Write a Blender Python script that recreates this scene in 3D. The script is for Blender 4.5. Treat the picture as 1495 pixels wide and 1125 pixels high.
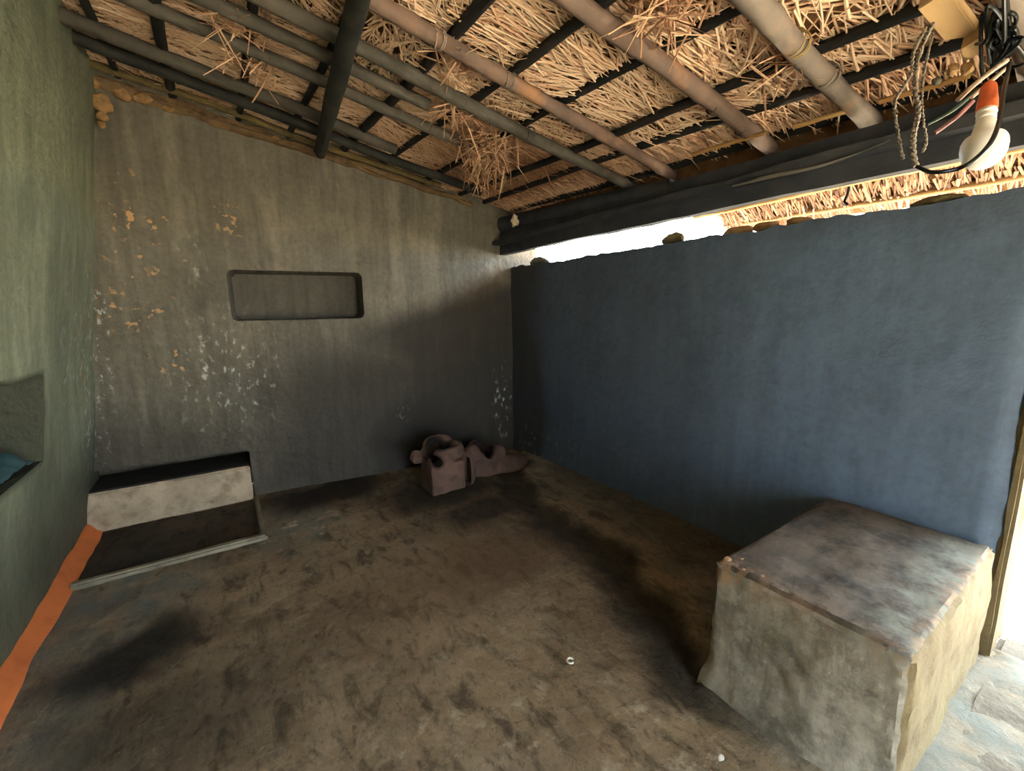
import bpy, bmesh, math, random
import numpy as np
from mathutils import Vector, Matrix, noise
random.seed(7)
for o in list(bpy.data.objects): bpy.data.objects.remove(o)
S = bpy.context.scene
C = S.collection

# ------------------------------------------------------------------ camera, sky, sun, exposure
RX = (0.833, -0.109, 0.543); RY = (-0.554, -0.135, 0.822); RZ = (-0.016, -0.985, -0.173)
Rm = Matrix((RX, RY, RZ))            # camera right / down / forward as columns
u0 = Vector((Rm[0][0], Rm[1][0], Rm[2][0])).normalized()
f0 = Vector((Rm[0][2], Rm[1][2], Rm[2][2]))
f0 = (f0 - u0 * f0.dot(u0)).normalized()
d0 = f0.cross(u0)
cam_data = bpy.data.cameras.new('camera')
cam = bpy.data.objects.new('camera', cam_data); C.objects.link(cam)
M = Matrix(((u0.x, -d0.x, -f0.x), (u0.y, -d0.y, -f0.y), (u0.z, -d0.z, -f0.z))).to_4x4()
M.translation = Vector((0, 0, 1.5))
cam.matrix_world = M
cam_data.sensor_width = 36; cam_data.lens = 36 * 634.37 / 1495
cam_data.clip_start = 0.02; cam_data.clip_end = 300
S.camera = cam

W = bpy.data.worlds.new('sky'); S.world = W; W.use_nodes = True
bg = W.node_tree.nodes['Background']
bg.inputs[0].default_value = (0.80, 0.91, 1.0, 1); bg.inputs[1].default_value = 9.0
sun_d = bpy.data.lights.new('sun', 'SUN'); sun_d.energy = 25.0; sun_d.angle = 0.01; sun_d.color = (1.0, 0.93, 0.80)
sun = bpy.data.objects.new('sun', sun_d); C.objects.link(sun)
sun.rotation_euler = Vector((0.16, -0.34, 0.93)).to_track_quat('Z', 'Y').to_euler()
S.view_settings.view_transform = 'Standard'; S.view_settings.look = 'None'
S.view_settings.gamma = 1.0; S.view_settings.use_curve_mapping = False
S.view_settings.exposure = 1.5
S.cycles.use_denoising = True
S.cycles.max_bounces = 10; S.cycles.diffuse_bounces = 8
S.cycles.sample_clamp_indirect = 12.0

# ------------------------------------------------------------------ materials
def lin(r, g, b):
    f = lambda c: c / 12.92 if c <= 0.04045 else ((c + 0.055) / 1.055) ** 2.4
    return (f(r / 255), f(g / 255), f(b / 255), 1)
class NT:
    def __init__(s, name, rough=0.9):
        s.m = bpy.data.materials.new(name); s.m.use_nodes = True
        s.t = s.m.node_tree; s.n = s.t.nodes; s.l = s.t.links
        s.b = s.n['Principled BSDF']; s.b.inputs['Roughness'].default_value = rough
        s.b.inputs['Specular IOR Level'].default_value = 0.25
        s.tc = s.n.new('ShaderNodeTexCoord')
    def new(s, t, **kw):
        n = s.n.new(t)
        for k, v in kw.items(): setattr(n, k, v)
        return n
    def noise(s, scale, detail=4, rough=0.6, stretch=None, dist=0.0):
        n = s.new('ShaderNodeTexNoise'); n.inputs['Scale'].default_value = scale
        n.inputs['Detail'].default_value = detail; n.inputs['Roughness'].default_value = rough
        n.inputs['Distortion'].default_value = dist
        mp = s.new('ShaderNodeMapping'); mp.inputs['Scale'].default_value = stretch or (1, 1, 1)
        s.l.new(s.tc.outputs['Object'], mp.inputs[0]); s.l.new(mp.outputs[0], n.inputs['Vector'])
        return n.outputs['Fac']
    def ramp(s, src, lo, hi):
        r = s.new('ShaderNodeMapRange'); r.inputs[1].default_value = lo; r.inputs[2].default_value = hi
        s.l.new(src, r.inputs[0]); return r.outputs[0]
    def mix(s, fac, a, b, mode='MIX'):
        m = s.new('ShaderNodeMix', data_type='RGBA', blend_type=mode)
        for i, v in ((0, fac), (6, a), (7, b)):
            if isinstance(v, (tuple, float, int)): m.inputs[i].default_value = v
            else: s.l.new(v, m.inputs[i])
        return m.outputs[2]
    def math(s, op, a, b):
        m = s.new('ShaderNodeMath', operation=op)
        for i, v in ((0, a), (1, b)):
            if isinstance(v, (float, int)): m.inputs[i].default_value = v
            else: s.l.new(v, m.inputs[i])
        m.use_clamp = True
        return m.outputs[0]
    def attr(s, name):
        a = s.new('ShaderNodeAttribute'); a.attribute_name = name; return a
    def bump(s, src, strength, dist):
        b = s.new('ShaderNodeBump'); b.inputs['Strength'].default_value = strength; b.inputs['Distance'].default_value = dist
        s.l.new(src, b.inputs['Height']); s.l.new(b.outputs[0], s.b.inputs['Normal'])
    def color(s, c):
        if isinstance(c, tuple): s.b.inputs['Base Color'].default_value = c
        else: s.l.new(c, s.b.inputs['Base Color'])
        return s.m

def mat_wall(name, base, base2, soot_shade, pale, tan, rough=0.62, streak=(14, 14, 0.7), amt=1.0):
    """smoked mud plaster; soot / pale / tan are tone masks on the wall: stains, painted shade and glints"""
    k = NT(name, rough); k.b.inputs['Specular IOR Level'].default_value = 0.35
    c = k.mix(k.ramp(k.noise(1.6, 6), 0.35, 0.68), base, base2)
    hi = tuple(min(1, x * 1.45) for x in base[:3]) + (1,)
    st = k.ramp(k.noise(1.0, 4, 0.6, streak), 0.42, 0.62)
    c = k.mix(k.math('MULTIPLY', st, 0.45 * amt), c, tuple(x * 0.62 for x in base2[:3]) + (1,))
    c = k.mix(k.math('MULTIPLY', k.ramp(k.noise(1.0, 5, 0.65, (6, 6, 0.9)), 0.52, 0.70), 0.55 * amt), c, hi)
    c = k.mix(k.math('MULTIPLY', k.ramp(k.noise(5, 6, 0.65), 0.50, 0.72), 0.40), c, tuple(x * 0.6 for x in base2[:3]) + (1,))
    c = k.mix(k.math('MULTIPLY', k.ramp(k.noise(30, 3), 0.4, 0.7), 0.22), c, soot_shade)
    sm = k.math('MULTIPLY', k.attr('soot_shade').outputs['Fac'], 1.0)
    c = k.mix(sm, c, soot_shade)
    pm = k.math('MULTIPLY', k.attr('pale').outputs['Fac'], k.ramp(k.noise(24, 4, 0.6, (1, 1, 0.6)), 0.57, 0.70))
    c = k.mix(pm, c, pale)
    tm = k.math('MULTIPLY', k.attr('tan').outputs['Fac'], k.math('MULTIPLY', k.ramp(k.noise(19, 3, 0.5), 0.60, 0.645), k.ramp(k.noise(5, 2), 0.44, 0.54)))
    c = k.mix(tm, c, tan)
    k.bump(k.noise(16, 7, 0.6), 0.55 * amt, 0.025)
    return k.color(c)
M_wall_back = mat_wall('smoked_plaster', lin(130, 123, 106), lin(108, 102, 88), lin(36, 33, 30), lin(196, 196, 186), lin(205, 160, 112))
M_wall_left = mat_wall('green_grey_plaster', lin(142, 146, 120), lin(116, 122, 100), lin(58, 60, 46), lin(205, 208, 200), lin(190, 140, 95), 0.55)
M_wall_right = mat_wall('haze_blue_plaster', lin(97, 115, 138), lin(88, 104, 123), lin(58, 59, 60), lin(150, 150, 140), lin(170, 140, 100), amt=0.5)  # blue stands in for the haze of door light over this wall

def mat_floor():
    k = NT('mud_floor', 0.92)
    c = k.mix(k.ramp(k.noise(1.8, 7, 0.62), 0.32, 0.70), lin(116, 100, 78), lin(168, 148, 120))
    c = k.mix(k.math('MULTIPLY', k.ramp(k.noise(7, 5, 0.6, (1.6, 0.7, 1), 0.6), 0.50, 0.64), 0.75), c, lin(70, 60, 45))
    c = k.mix(k.math('MULTIPLY', k.ramp(k.noise(16, 4), 0.52, 0.75), 0.35), c, lin(178, 162, 138))
    c = k.mix(k.math('MULTIPLY', k.ramp(k.noise(30, 5, 0.7, (1.4, 0.8, 1)), 0.53, 0.66), 0.5), c, lin(66, 55, 42))
    c = k.mix(k.math('MULTIPLY', k.ramp(k.noise(3.2, 6, 0.7), 0.52, 0.66), 0.45), c, lin(186, 168, 138))
    vo = k.new('ShaderNodeTexVoronoi', feature='DISTANCE_TO_EDGE'); vo.inputs['Scale'].default_value = 2.3
    nv = k.new('ShaderNodeTexNoise'); nv.inputs['Scale'].default_value = 3.0; k.l.new(k.tc.outputs['Object'], nv.inputs['Vector'])
    ad = k.new('ShaderNodeVectorMath', operation='ADD'); k.l.new(k.tc.outputs['Object'], ad.inputs[0]); k.l.new(nv.outputs['Color'], ad.inputs[1]); k.l.new(ad.outputs[0], vo.inputs['Vector'])
    cr = k.math('MULTIPLY', k.math('SUBTRACT', 1.0, k.ramp(vo.outputs['Distance'], 0.002, 0.012)), k.ramp(k.noise(1.3, 2), 0.50, 0.62))
    c = k.mix(k.math('MULTIPLY', cr, 0.55), c, lin(184, 168, 140))
    c = k.mix(k.math('MULTIPLY', k.attr('warm').outputs['Fac'], 0.7), c, lin(106, 84, 62))
    c = k.mix(k.math('MULTIPLY', k.attr('grey').outputs['Fac'], k.ramp(k.noise(6, 5), 0.3, 0.65)), c, lin(116, 120, 112))
    c = k.mix(k.math('MULTIPLY', k.attr('pale').outputs['Fac'], k.ramp(k.noise(8, 6, 0.7), 0.55, 0.68)), c, lin(196, 184, 162))
    c = k.mix(k.attr('soot_shade').outputs['Fac'], c, lin(30, 27, 24))
    k.bump(k.noise(20, 8, 0.7), 0.8, 0.03)
    return k.color(c)
M_floor = mat_floor()

def mat_mud(name, a, b, dark, scale=9, bump=0.5, rough=0.92):
    k = NT(name, rough)
    c = k.mix(k.ramp(k.noise(scale * 0.4, 6), 0.35, 0.68), a, b)
    c = k.mix(k.math('MULTIPLY', k.ramp(k.noise(scale, 5), 0.5, 0.72), 0.6), c, dark)
    k.bump(k.noise(scale * 4, 6), bump, 0.012)
    return k.color(c)
def mat_block(name, a, b, dark, streak):
    k = NT(name, 0.92)
    c = k.mix(k.ramp(k.noise(3, 6), 0.35, 0.68), a, b)
    c = k.mix(k.math('MULTIPLY', k.ramp(k.noise(6, 6, 0.7), 0.46, 0.64), 0.8), c, dark)
    c = k.mix(k.math('MULTIPLY', k.ramp(k.noise(1.0, 5, 0.65, streak), 0.45, 0.7), 0.55), c, dark)
    c = k.mix(k.math('MULTIPLY', k.ramp(k.noise(34, 4), 0.5, 0.75), 0.4), c, tuple(min(1, x * 1.5) for x in a[:3]) + (1,))
    c = k.mix(k.math('MULTIPLY', k.attr('pale_end').outputs['Fac'], k.ramp(k.noise(9, 6, 0.65), 0.40, 0.60)), c, lin(122, 124, 112))
    c = k.mix(k.math('MULTIPLY', k.attr('chip').outputs['Fac'], k.ramp(k.noise(24, 5, 0.65), 0.44, 0.54)), c, lin(142, 116, 90))
    k.bump(k.noise(26, 7, 0.65), 0.5, 0.014)
    return k.color(c)
M_block_front = mat_block('grey_mud', lin(146, 139, 125), lin(122, 116, 104), lin(88, 83, 72), (18, 18, 1.5))
M_block_top = mat_block('brown_mud', lin(98, 87, 74), lin(76, 69, 60), lin(50, 47, 44), (3, 12, 3))
M_block_end = mat_mud('tan_mud', lin(116, 103, 74), lin(102, 88, 62), lin(80, 65, 46), 10)
M_chip = mat_mud('raw_mud_edge', lin(186, 150, 112), lin(150, 116, 84), lin(110, 86, 64), 20)
M_plat_face = mat_mud('cement_plaster', lin(194, 176, 150), lin(160, 143, 120), lin(116, 102, 84), 14, 0.4)
M_plat_dark = mat_mud('shade_cement', lin(50, 47, 40), lin(38, 36, 31), lin(66, 62, 54), 10, 0.3)
M_kerb = mat_mud('kerb_plaster', lin(150, 144, 124), lin(120, 114, 98), lin(96, 90, 76), 14, 0.3)
def mat_stove():
    k = NT('pink_clay', 0.92)
    c = k.mix(k.ramp(k.noise(4, 6), 0.35, 0.68), lin(108, 84, 74), lin(86, 69, 61))
    c = k.mix(k.math('MULTIPLY', k.ramp(k.noise(11, 5), 0.5, 0.72), 0.6), c, lin(60, 48, 44))
    c = k.mix(k.attr('soot_shade').outputs['Fac'], c, lin(24, 21, 19))
    k.bump(k.noise(40, 6), 0.5, 0.012)
    return k.color(c)
M_stove = mat_stove()
M_stove_in = mat_mud('burnt_clay', lin(40, 32, 28), lin(26, 22, 20), lin(54, 44, 38), 10)
M_orange = mat_mud('orange_wash', lin(214, 120, 64), lin(196, 106, 56), lin(164, 90, 50), 6, 0.2)
M_clod = mat_mud('tan_clod', lin(186, 146, 96), lin(150, 116, 78), lin(100, 80, 56), 18)
M_clod_dark = mat_mud('olive_clod', lin(120, 104, 66), lin(96, 84, 56), lin(70, 60, 42), 18)
M_sill = mat_mud('step_cement', lin(116, 108, 94), lin(92, 85, 73), lin(64, 57, 48), 8, 1.0)
M_ground = mat_mud('bright_earth', lin(222, 206, 180), lin(206, 190, 164), lin(190, 170, 140), 2, 0.3)

def mat_pole(name, a, b, peel, peel_amt):
    k = NT(name, 0.75)
    oi = k.new('ShaderNodeObjectInfo')
    c = k.mix(k.ramp(k.noise(6, 5, 0.6, (1, 1, 1)), 0.35, 0.65), a, b)
    c = k.mix(k.math('MULTIPLY', k.ramp(k.noise(3.2, 4), 0.54, 0.66), peel_amt), c, peel)
    c = k.mix(k.math('MULTIPLY', oi.outputs['Random'], 0.35), c, b)
    k.bump(k.noise(40, 4), 0.4, 0.006)
    return k.color(c)
M_pole_dark = mat_pole('sooty_pole', lin(98, 93, 83), lin(70, 66, 58), lin(116, 104, 92), 0.5)
M_pole_brown = mat_pole('brown_pole', lin(140, 112, 96), lin(104, 88, 78), lin(190, 138, 96), 0.8)
M_pole_grey = mat_pole('grey_pole', lin(140, 126, 112), lin(112, 102, 94), lin(176, 140, 106), 0.6)
M_batten = mat_pole('black_batten', lin(44, 43, 41), lin(30, 30, 29), lin(70, 62, 54), 0.5)
M_purlin = mat_pole('black_purlin', lin(58, 58, 52), lin(36, 37, 34), lin(80, 74, 64), 0.5)
M_beam = mat_pole('charred_beam', lin(70, 72, 78), lin(50, 52, 58), lin(84, 82, 80), 0.4)
M_split = mat_pole('split_wood', lin(116, 112, 104), lin(94, 91, 85), lin(126, 120, 108), 0.4)
M_bamboo = mat_pole('pale_bamboo', lin(186, 146, 92), lin(160, 118, 70), lin(196, 164, 112), 0.5)
M_board = mat_pole('new_board', lin(214, 178, 128), lin(196, 160, 112), lin(222, 190, 144), 0.4)

def mat_straw(name, dark=1.0):
    k = NT(name, 0.7)
    a = k.attr('tone')
    g = k.new('ShaderNodeValToRGB'); e = g.color_ramp.elements
    sc = lambda c: tuple(x * dark for x in c[:3]) + (1,)
    e[0].position = 0; e[0].color = sc(lin(94, 62, 42))
    e[1].position = 1; e[1].color = sc(lin(240, 210, 176))
    for p, c in ((0.3, lin(168, 126, 96)), (0.65, lin(224, 182, 144))):
        x = e.new(p); x.color = sc(c)
    k.l.new(a.outputs['Fac'], g.inputs[0])
    return k.color(g.outputs[0])
M_straw = mat_straw('straw')
M_thatch = mat_mud('thatch_back', lin(140, 102, 68), lin(106, 76, 50), lin(64, 46, 32), 16, 0.8)
def plain(name, c, rough=0.5, n=40, amt=0.25):
    k = NT(name, rough)
    d = tuple(x * 0.6 for x in c[:3]) + (1,)
    return k.color(k.mix(k.math('MULTIPLY', k.ramp(k.noise(n, 3), 0.4, 0.7), amt), c, d))
M_eave = mat_mud('eave_straw_mass', lin(132, 90, 52), lin(110, 74, 42), lin(80, 52, 32), 18, 0.8)
M_white = plain('white_plastic', lin(226, 224, 216), 0.35)
M_orange_plastic = plain('orange_plastic', lin(214, 104, 62), 0.45, 60, 0.4)
M_cord = plain('grey_cord', lin(140, 130, 118), 0.8, 90, 0.5)
M_black = plain('black_plastic', lin(26, 30, 29), 0.35)
M_green = plain('green_wire', lin(70, 92, 76), 0.6)
M_pink = plain('pink_stick', lin(150, 110, 108), 0.8)
M_reed = plain('pale_reed', lin(178, 158, 142), 0.8)
M_teal = plain('teal_cloth', lin(52, 80, 82), 0.9, 12, 0.9)
M_twine = plain('twine', lin(172, 150, 98), 0.9)
M_rag = plain('pale_rag', lin(214, 194, 168), 0.9, 20, 0.3)
M_globe = NT('frosted_globe', 0.4)
M_globe.b.inputs['Subsurface Weight'].default_value = 0.3
M_globe.b.inputs['Subsurface Radius'].default_value = (0.02, 0.02, 0.02)
M_globe = M_globe.color(lin(232, 230, 222))

# ------------------------------------------------------------------ helpers
def link(name, me, mat=None, parent=None):
    o = bpy.data.objects.new(name, me); C.objects.link(o)
    if mat is not None and me is not None:
        for m in (mat if isinstance(mat, (list, tuple)) else [mat]): me.materials.append(m)
    if parent is not None: o.parent = parent
    return o
def tag(o, label=None, cat=None, group=None, kind=None):
    for k, v in (('label', label), ('category', cat), ('group', group), ('kind', kind)):
        if v: o[k] = v
    return o
def empty(name, loc=(0, 0, 0)):
    o = bpy.data.objects.new(name, None); o.location = loc; o.empty_display_size = 0.1; C.objects.link(o); return o
def mesh(name, verts, faces, smooth=40, attrs=None, fmat=None):
    me = bpy.data.meshes.new(name); me.from_pydata([tuple(v) for v in verts], [], faces); me.update()
    if smooth is not None:
        me.polygons.foreach_set('use_smooth', [True] * len(me.polygons))
        me.set_sharp_from_angle(angle=math.radians(smooth))
    if attrs:
        for k, a in attrs.items():
            at = me.attributes.new(k, 'FLOAT', 'POINT'); at.data.foreach_set('value', np.asarray(a, dtype=np.float32))
    if fmat is not None: me.polygons.foreach_set('material_index', fmat)
    return me
def nz(p, s=1.0, off=0.0):
    return noise.noise(Vector((p[0] * s + off, p[1] * s + off * 1.7, p[2] * s - off)))
def fb(p, s=1.0, off=0.0):
    return nz(p, s, off) + 0.5 * nz(p, 2.1 * s, off + 9) + 0.25 * nz(p, 4.3 * s, off + 17)
def sm(a, b, x):
    t = min(1, max(0, (x - a) / (b - a))) if a != b else float(x > a)
    return t * t * (3 - 2 * t)
def blob(x, y, cx, cy, rx, ry, soft=0.5):
    d = math.hypot((x - cx) / rx, (y - cy) / ry)
    return 1 - sm(1 - soft, 1 + soft, d)
def catmull(pts, n):
    P = [Vector(p) for p in pts]; P = [2 * P[0] - P[1]] + P + [2 * P[-1] - P[-2]]
    out = []
    for i in range(1, len(P) - 2):
        for j in range(n):
            t = j / n
            a, b, c, d = P[i - 1:i + 3]
            out.append(0.5 * ((2 * b) + (c - a) * t + (2 * a - 5 * b + 4 * c - d) * t * t + (3 * b - a - 3 * c + d) * t ** 3))
    out.append(P[-2]); return out
def tube_data(path, rad, sides=8, seed=0.0, rough=0.0, flat=1.0):
    V, F = [], []
    up = Vector((0.13, 0.21, 0.97))
    n = len(path)
    for i, p in enumerate(path):
        d = (path[min(n - 1, i + 1)] - path[max(0, i - 1)]).normalized()
        a = d.cross(up)
        if a.length < 0.05: a = d.cross(Vector((1, 0, 0)))
        a.normalize(); b = d.cross(a)
        r = rad(i / (n - 1)) if callable(rad) else rad
        for k in range(sides):
            t = 2 * math.pi * k / sides
            rr = r * (1 + rough * nz(p + Vector((math.cos(t), math.sin(t), 0)) * 0.3, 5, seed))
            V.append(p + a * math.cos(t) * rr + b * math.sin(t) * rr * flat)
    for i in range(n - 1):
        for k in range(sides):
            F.append((i * sides + k, i * sides + (k + 1) % sides, (i + 1) * sides + (k + 1) % sides, (i + 1) * sides + k))
    F.append(tuple(range(sides))[::-1]); F.append(tuple((n - 1) * sides + k for k in range(sides)))
    return V, F
def tube(name, path, rad, mat, parent=None, sides=8, seed=0.0, rough=0.0, flat=1.0):
    V, F = tube_data(path, rad, sides, seed, rough, flat)
    return link(name, mesh(name, V, F, 50), mat, parent)
def pole(name, p0, p1, r, mat, seed, bend=0.02, knots=0.33, parent=None, taper=0.85, sides=12):
    p0, p1 = Vector(p0), Vector(p1); L = (p1 - p0).length; n = max(8, int(L / 0.03))
    path = []
    for i in range(n + 1):
        t = i / n; p = p0.lerp(p1, t)
        e = math.sin(math.pi * t)
        path.append(p + Vector((0, nz((t * 2.2, seed, 0)) * bend * e * 2, nz((t * 2.2, seed + 5, 3)) * bend * e * 1.4)) if abs((p1 - p0).x) > abs((p1 - p0).y)
                    else p + Vector((nz((t * 2.2, seed, 0)) * bend * e * 2, 0, nz((t * 2.2, seed + 5, 3)) * bend * e * 1.4)))
    def rad(t):
        s = t * L + seed * 0.37
        k = 0.0
        if knots:
            q = (s % knots) / knots; k = 0.13 * math.exp(-((q - 0.5) * knots / 0.018) ** 2)
        return r * (1 - (1 - taper) * t) * (1 + k)
    return tube(name, path, rad, mat, parent, sides, seed, 0.16)
def boxm(name, lo, hi, mat, parent=None, cuts=6, rough=0.006, bev=0.01, seed=0.0, fs=6):
    """hand-shaped box: bevelled, subdivided and roughened"""
    bm = bmesh.new(); bmesh.ops.create_cube(bm, size=1)
    lo, hi = Vector(lo), Vector(hi)
    for v in bm.verts: v.co = Vector(((v.co[i] + 0.5) * (hi[i] - lo[i]) + lo[i] for i in range(3)))
    if bev: bmesh.ops.bevel(bm, geom=bm.edges[:], offset=bev, segments=2, affect='EDGES')
    if cuts: bmesh.ops.subdivide_edges(bm, edges=[e for e in bm.edges if e.calc_length() > max((hi - lo)) / (cuts + 1)], cuts=cuts, use_grid_fill=True)
    bm.normal_update()
    for v in bm.verts: v.co += v.normal * fb(v.co, fs, seed) * rough
    me = bpy.data.meshes.new(name); bm.to_mesh(me); bm.free()
    me.polygons.foreach_set('use_smooth', [True] * len(me.polygons)); me.set_sharp_from_angle(angle=math.radians(45))
    return link(name, me, mat, parent)
def lump(name, loc, size, mat, parent=None, seed=0.0, rough=0.3, sub=2):
    bm = bmesh.new(); bmesh.ops.create_icosphere(bm, subdivisions=sub, radius=1)
    for v in bm.verts:
        k = 1 + rough * fb(v.co, 1.3, seed)
        v.co = Vector((v.co.x * size[0] * k, v.co.y * size[1] * k, v.co.z * size[2] * k))
    me = bpy.data.meshes.new(name); bm.to_mesh(me); bm.free()
    me.polygons.foreach_set('use_smooth', [True] * len(me.polygons)); me.set_sharp_from_angle(angle=math.radians(50))
    o = link(name, me, mat, parent); o.location = loc; return o
def lathe(name, prof, mat, parent, sides=28):
    prof = [(r, z * 1.27 if z < 0 else z) for r, z in prof]
    V, F = [], []
    for r, z in prof:
        for k in range(sides):
            t = 2 * math.pi * k / sides; V.append((r * math.cos(t), r * math.sin(t), z))
    for i in range(len(prof) - 1):
        for k in range(sides):
            F.append((i * sides + k, i * sides + (k + 1) % sides, (i + 1) * sides + (k + 1) % sides, (i + 1) * sides + k))
    F.append(tuple(range(sides))[::-1]); F.append(tuple((len(prof) - 1) * sides + k for k in range(sides)))
    return link(name, mesh(name, V, F, 45), mat, parent)
def wall(name, us, vs, fn, back, mat, attr_fn):
    """solid wall: dense inner face fn(u,v)->point, skirt and outer face offset by back"""
    nu, nv = len(us), len(vs); V = []; A = {'soot_shade': [], 'pale': [], 'tan': []}
    for u in us:
        for v in vs:
            p = fn(u, v); V.append(p)
            s = attr_fn(u, v, p)
            for k, x in zip(('soot_shade', 'pale', 'tan'), s): A[k].append(x)
    F = [(i * nv + j, (i + 1) * nv + j, (i + 1) * nv + j + 1, i * nv + j + 1) for i in range(nu - 1) for j in range(nv - 1)]
    loop = [i * nv for i in range(nu)] + [(nu - 1) * nv + j for j in range(1, nv)] + [i * nv + nv - 1 for i in range(nu - 2, -1, -1)] + [j for j in range(nv - 2, 0, -1)]
    b0 = len(V); back = Vector(back)
    for i in loop:
        V.append(V[i] + back)
        for k in A: A[k].append(0.0)
    n = len(loop)
    for i in range(n): F.append((loop[i], b0 + i, b0 + (i + 1) % n, loop[(i + 1) % n]))
    F.append(tuple(b0 + i for i in range(n)))
    o = link(name, mesh(name, V, F, 45, A), mat); o['kind'] = 'structure'; return o
def rz(x, y): return 2.30 + 0.2 * (2.4 - x) + 0.035 * y           # rafter axis plane
frange = lambda a, b, h: [a + (b - a) * i / max(1, round((b - a) / h)) for i in range(max(1, round((b - a) / h)) + 1)]

# ------------------------------------------------------------------ floor
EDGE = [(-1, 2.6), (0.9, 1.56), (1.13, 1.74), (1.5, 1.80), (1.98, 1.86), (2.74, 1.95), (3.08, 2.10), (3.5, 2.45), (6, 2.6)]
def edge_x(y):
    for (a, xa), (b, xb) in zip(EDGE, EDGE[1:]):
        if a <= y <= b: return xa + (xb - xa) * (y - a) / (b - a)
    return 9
def build_floor():
    xs, ys = frange(-1.0, 2.62, 0.022), frange(-1.6, 4.35, 0.022)
    V = []; A = {k: [] for k in ('soot_shade', 'warm', 'grey', 'pale')}
    for x in xs:
        for y in ys:
            p = (x, y, 0.0); w = fb(p, 1.5, 3) * 0.14; w2 = fb(p, 4.0, 8) * 0.07
            z = 0.012 * fb(p, 1.3) + 0.006 * fb(p, 7, 4)
            e = x - edge_x(y) + w * 0.4
            if 0.3 < y < 3.6: z += 0.045 * sm(-0.04, 0.06, e)
            if y < 0.85 and x > 1.35: z += 0.03 * sm(0.12, 0.0, 1.5 - x)
            V.append((x, y, z))
            X, Y = x + w + w2, y + w - w2
            s = 0.93 * blob(X, Y, -0.50, 2.36, 0.30, 0.17, 0.6)
            s = max(s, 0.55 * blob(X, Y, -0.30, 1.9, 0.5, 0.35, 0.8))
            s = max(s, 0.95 * blob(X, Y, 0.62, 3.78, 0.60, 0.30, 0.6))
            s = max(s, 0.90 * blob(X, Y, 1.45, 3.25, 0.55, 0.34, 0.6))
            s = max(s, 0.85 * blob(X, Y, 1.55, 2.75, 0.45, 0.28, 0.7))
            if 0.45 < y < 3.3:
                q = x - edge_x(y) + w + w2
                s = max(s, 0.86 * sm(-0.42, -0.12, q) * (1 - sm(0.0, 0.14, q)))  # dark band along the foot of the raised strip
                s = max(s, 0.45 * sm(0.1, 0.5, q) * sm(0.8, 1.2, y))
            s = max(s, (0.80 + 0.3 * w) * sm(0.085, 0.06, x) * sm(3.2, 3.24, y) * sm(4.0, 3.95, y))
            wm = max(blob(X, Y, 1.25, 2.1, 0.8, 0.45, 0.8), 0.7 * blob(X, Y, 1.5, 1.4, 0.35, 0.5, 0.8)) * sm(0.05, -0.25, x - edge_x(y))
            g = max(blob(X, Y, -0.6, 3.0, 0.35, 0.5, 0.6), 0.8 * blob(X, Y, 0.3, 3.35, 0.28, 0.5, 0.5), 0.8 * blob(X, Y, -0.7, 1.7, 0.2, 1.0, 0.6), 0.9 * sm(1.3, 1.55, x) * sm(1.0, 0.7, y), 0.5 * sm(0.0, 0.2, x - edge_x(y)))
            pl = max(blob(X, Y, 0.35, 3.2, 0.25, 0.18, 0.6), 0.8 * blob(X, Y, 1.15, 0.7, 0.3, 0.35, 0.8), 0.5 * blob(X, Y, 0.5, 1.1, 0.5, 0.4, 0.8))
            for k, a in (('soot_shade', s), ('warm', wm), ('grey', g), ('pale', pl)): A[k].append(a)
    ny = len(ys)
    F = [(i * ny + j, (i + 1) * ny + j, (i + 1) * ny + j + 1, i * ny + j + 1) for i in range(len(xs) - 1) for j in range(ny - 1)]
    o = link('floor', mesh('floor', V, F, 60, A), M_floor); o['kind'] = 'structure'
build_floor()

# ------------------------------------------------------------------ walls
BL = Vector((-0.93, 4.14, 0)); BD = Vector((0.9948, -0.1015, 0)); BN = Vector((-0.1015, -0.9948, 0))
def rrect(u, v, u0, u1, v0, v1, r):
    cx, cy = (u0 + u1) / 2, (v0 + v1) / 2
    qx, qy = abs(u - cx) - (u1 - u0) / 2 + r, abs(v - cy) - (v1 - v0) / 2 + r
    return min(max(qx, qy), 0) + math.hypot(max(qx, 0), max(qy, 0)) - r
def recess(holes, h):
    def f(u, v):
        for (u0, u1, v0, v1, r, dep) in holes:
            s = rrect(u, v, u0, u1, v0, v1, r)
            if abs(s) < 0.75 * h:                                  # snap the lip of the hole on to its outline
                e = 0.001
                gu = (rrect(u + e, v, u0, u1, v0, v1, r) - s) / e; gv = (rrect(u, v + e, u0, u1, v0, v1, r) - s) / e
                t = 0.003 if s >= 0 else -0.006
                u, v = u + gu * (t - s), v + gv * (t - s); s = t
            if s < 0: return u, v, dep * sm(0, 0.005, -s)
        return u, v, 0.0
    return f
back_hole = recess([(1.015, 2.0, 1.445, 1.828, 0.045, 0.30), (-0.4, 1.015, -0.2, 0.40, 0.03, 0.34)], 0.027)
def back_fn(u, t):
    x = BL.x + BD.x * u
    top = rz(x, 4.0) + 0.115 - 0.06 * sm(2.3, 2.55, x)
    v = t * top
    u, v, d = back_hole(u, v)
    p = BL + BD * u + Vector((0, 0, v))
    r = 0.014 * fb(p, 1.6, 2) + 0.004 * fb(p, 7, 6)
    if d > 0.05: r *= 0.5
    return p + BN * (r - d)
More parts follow.
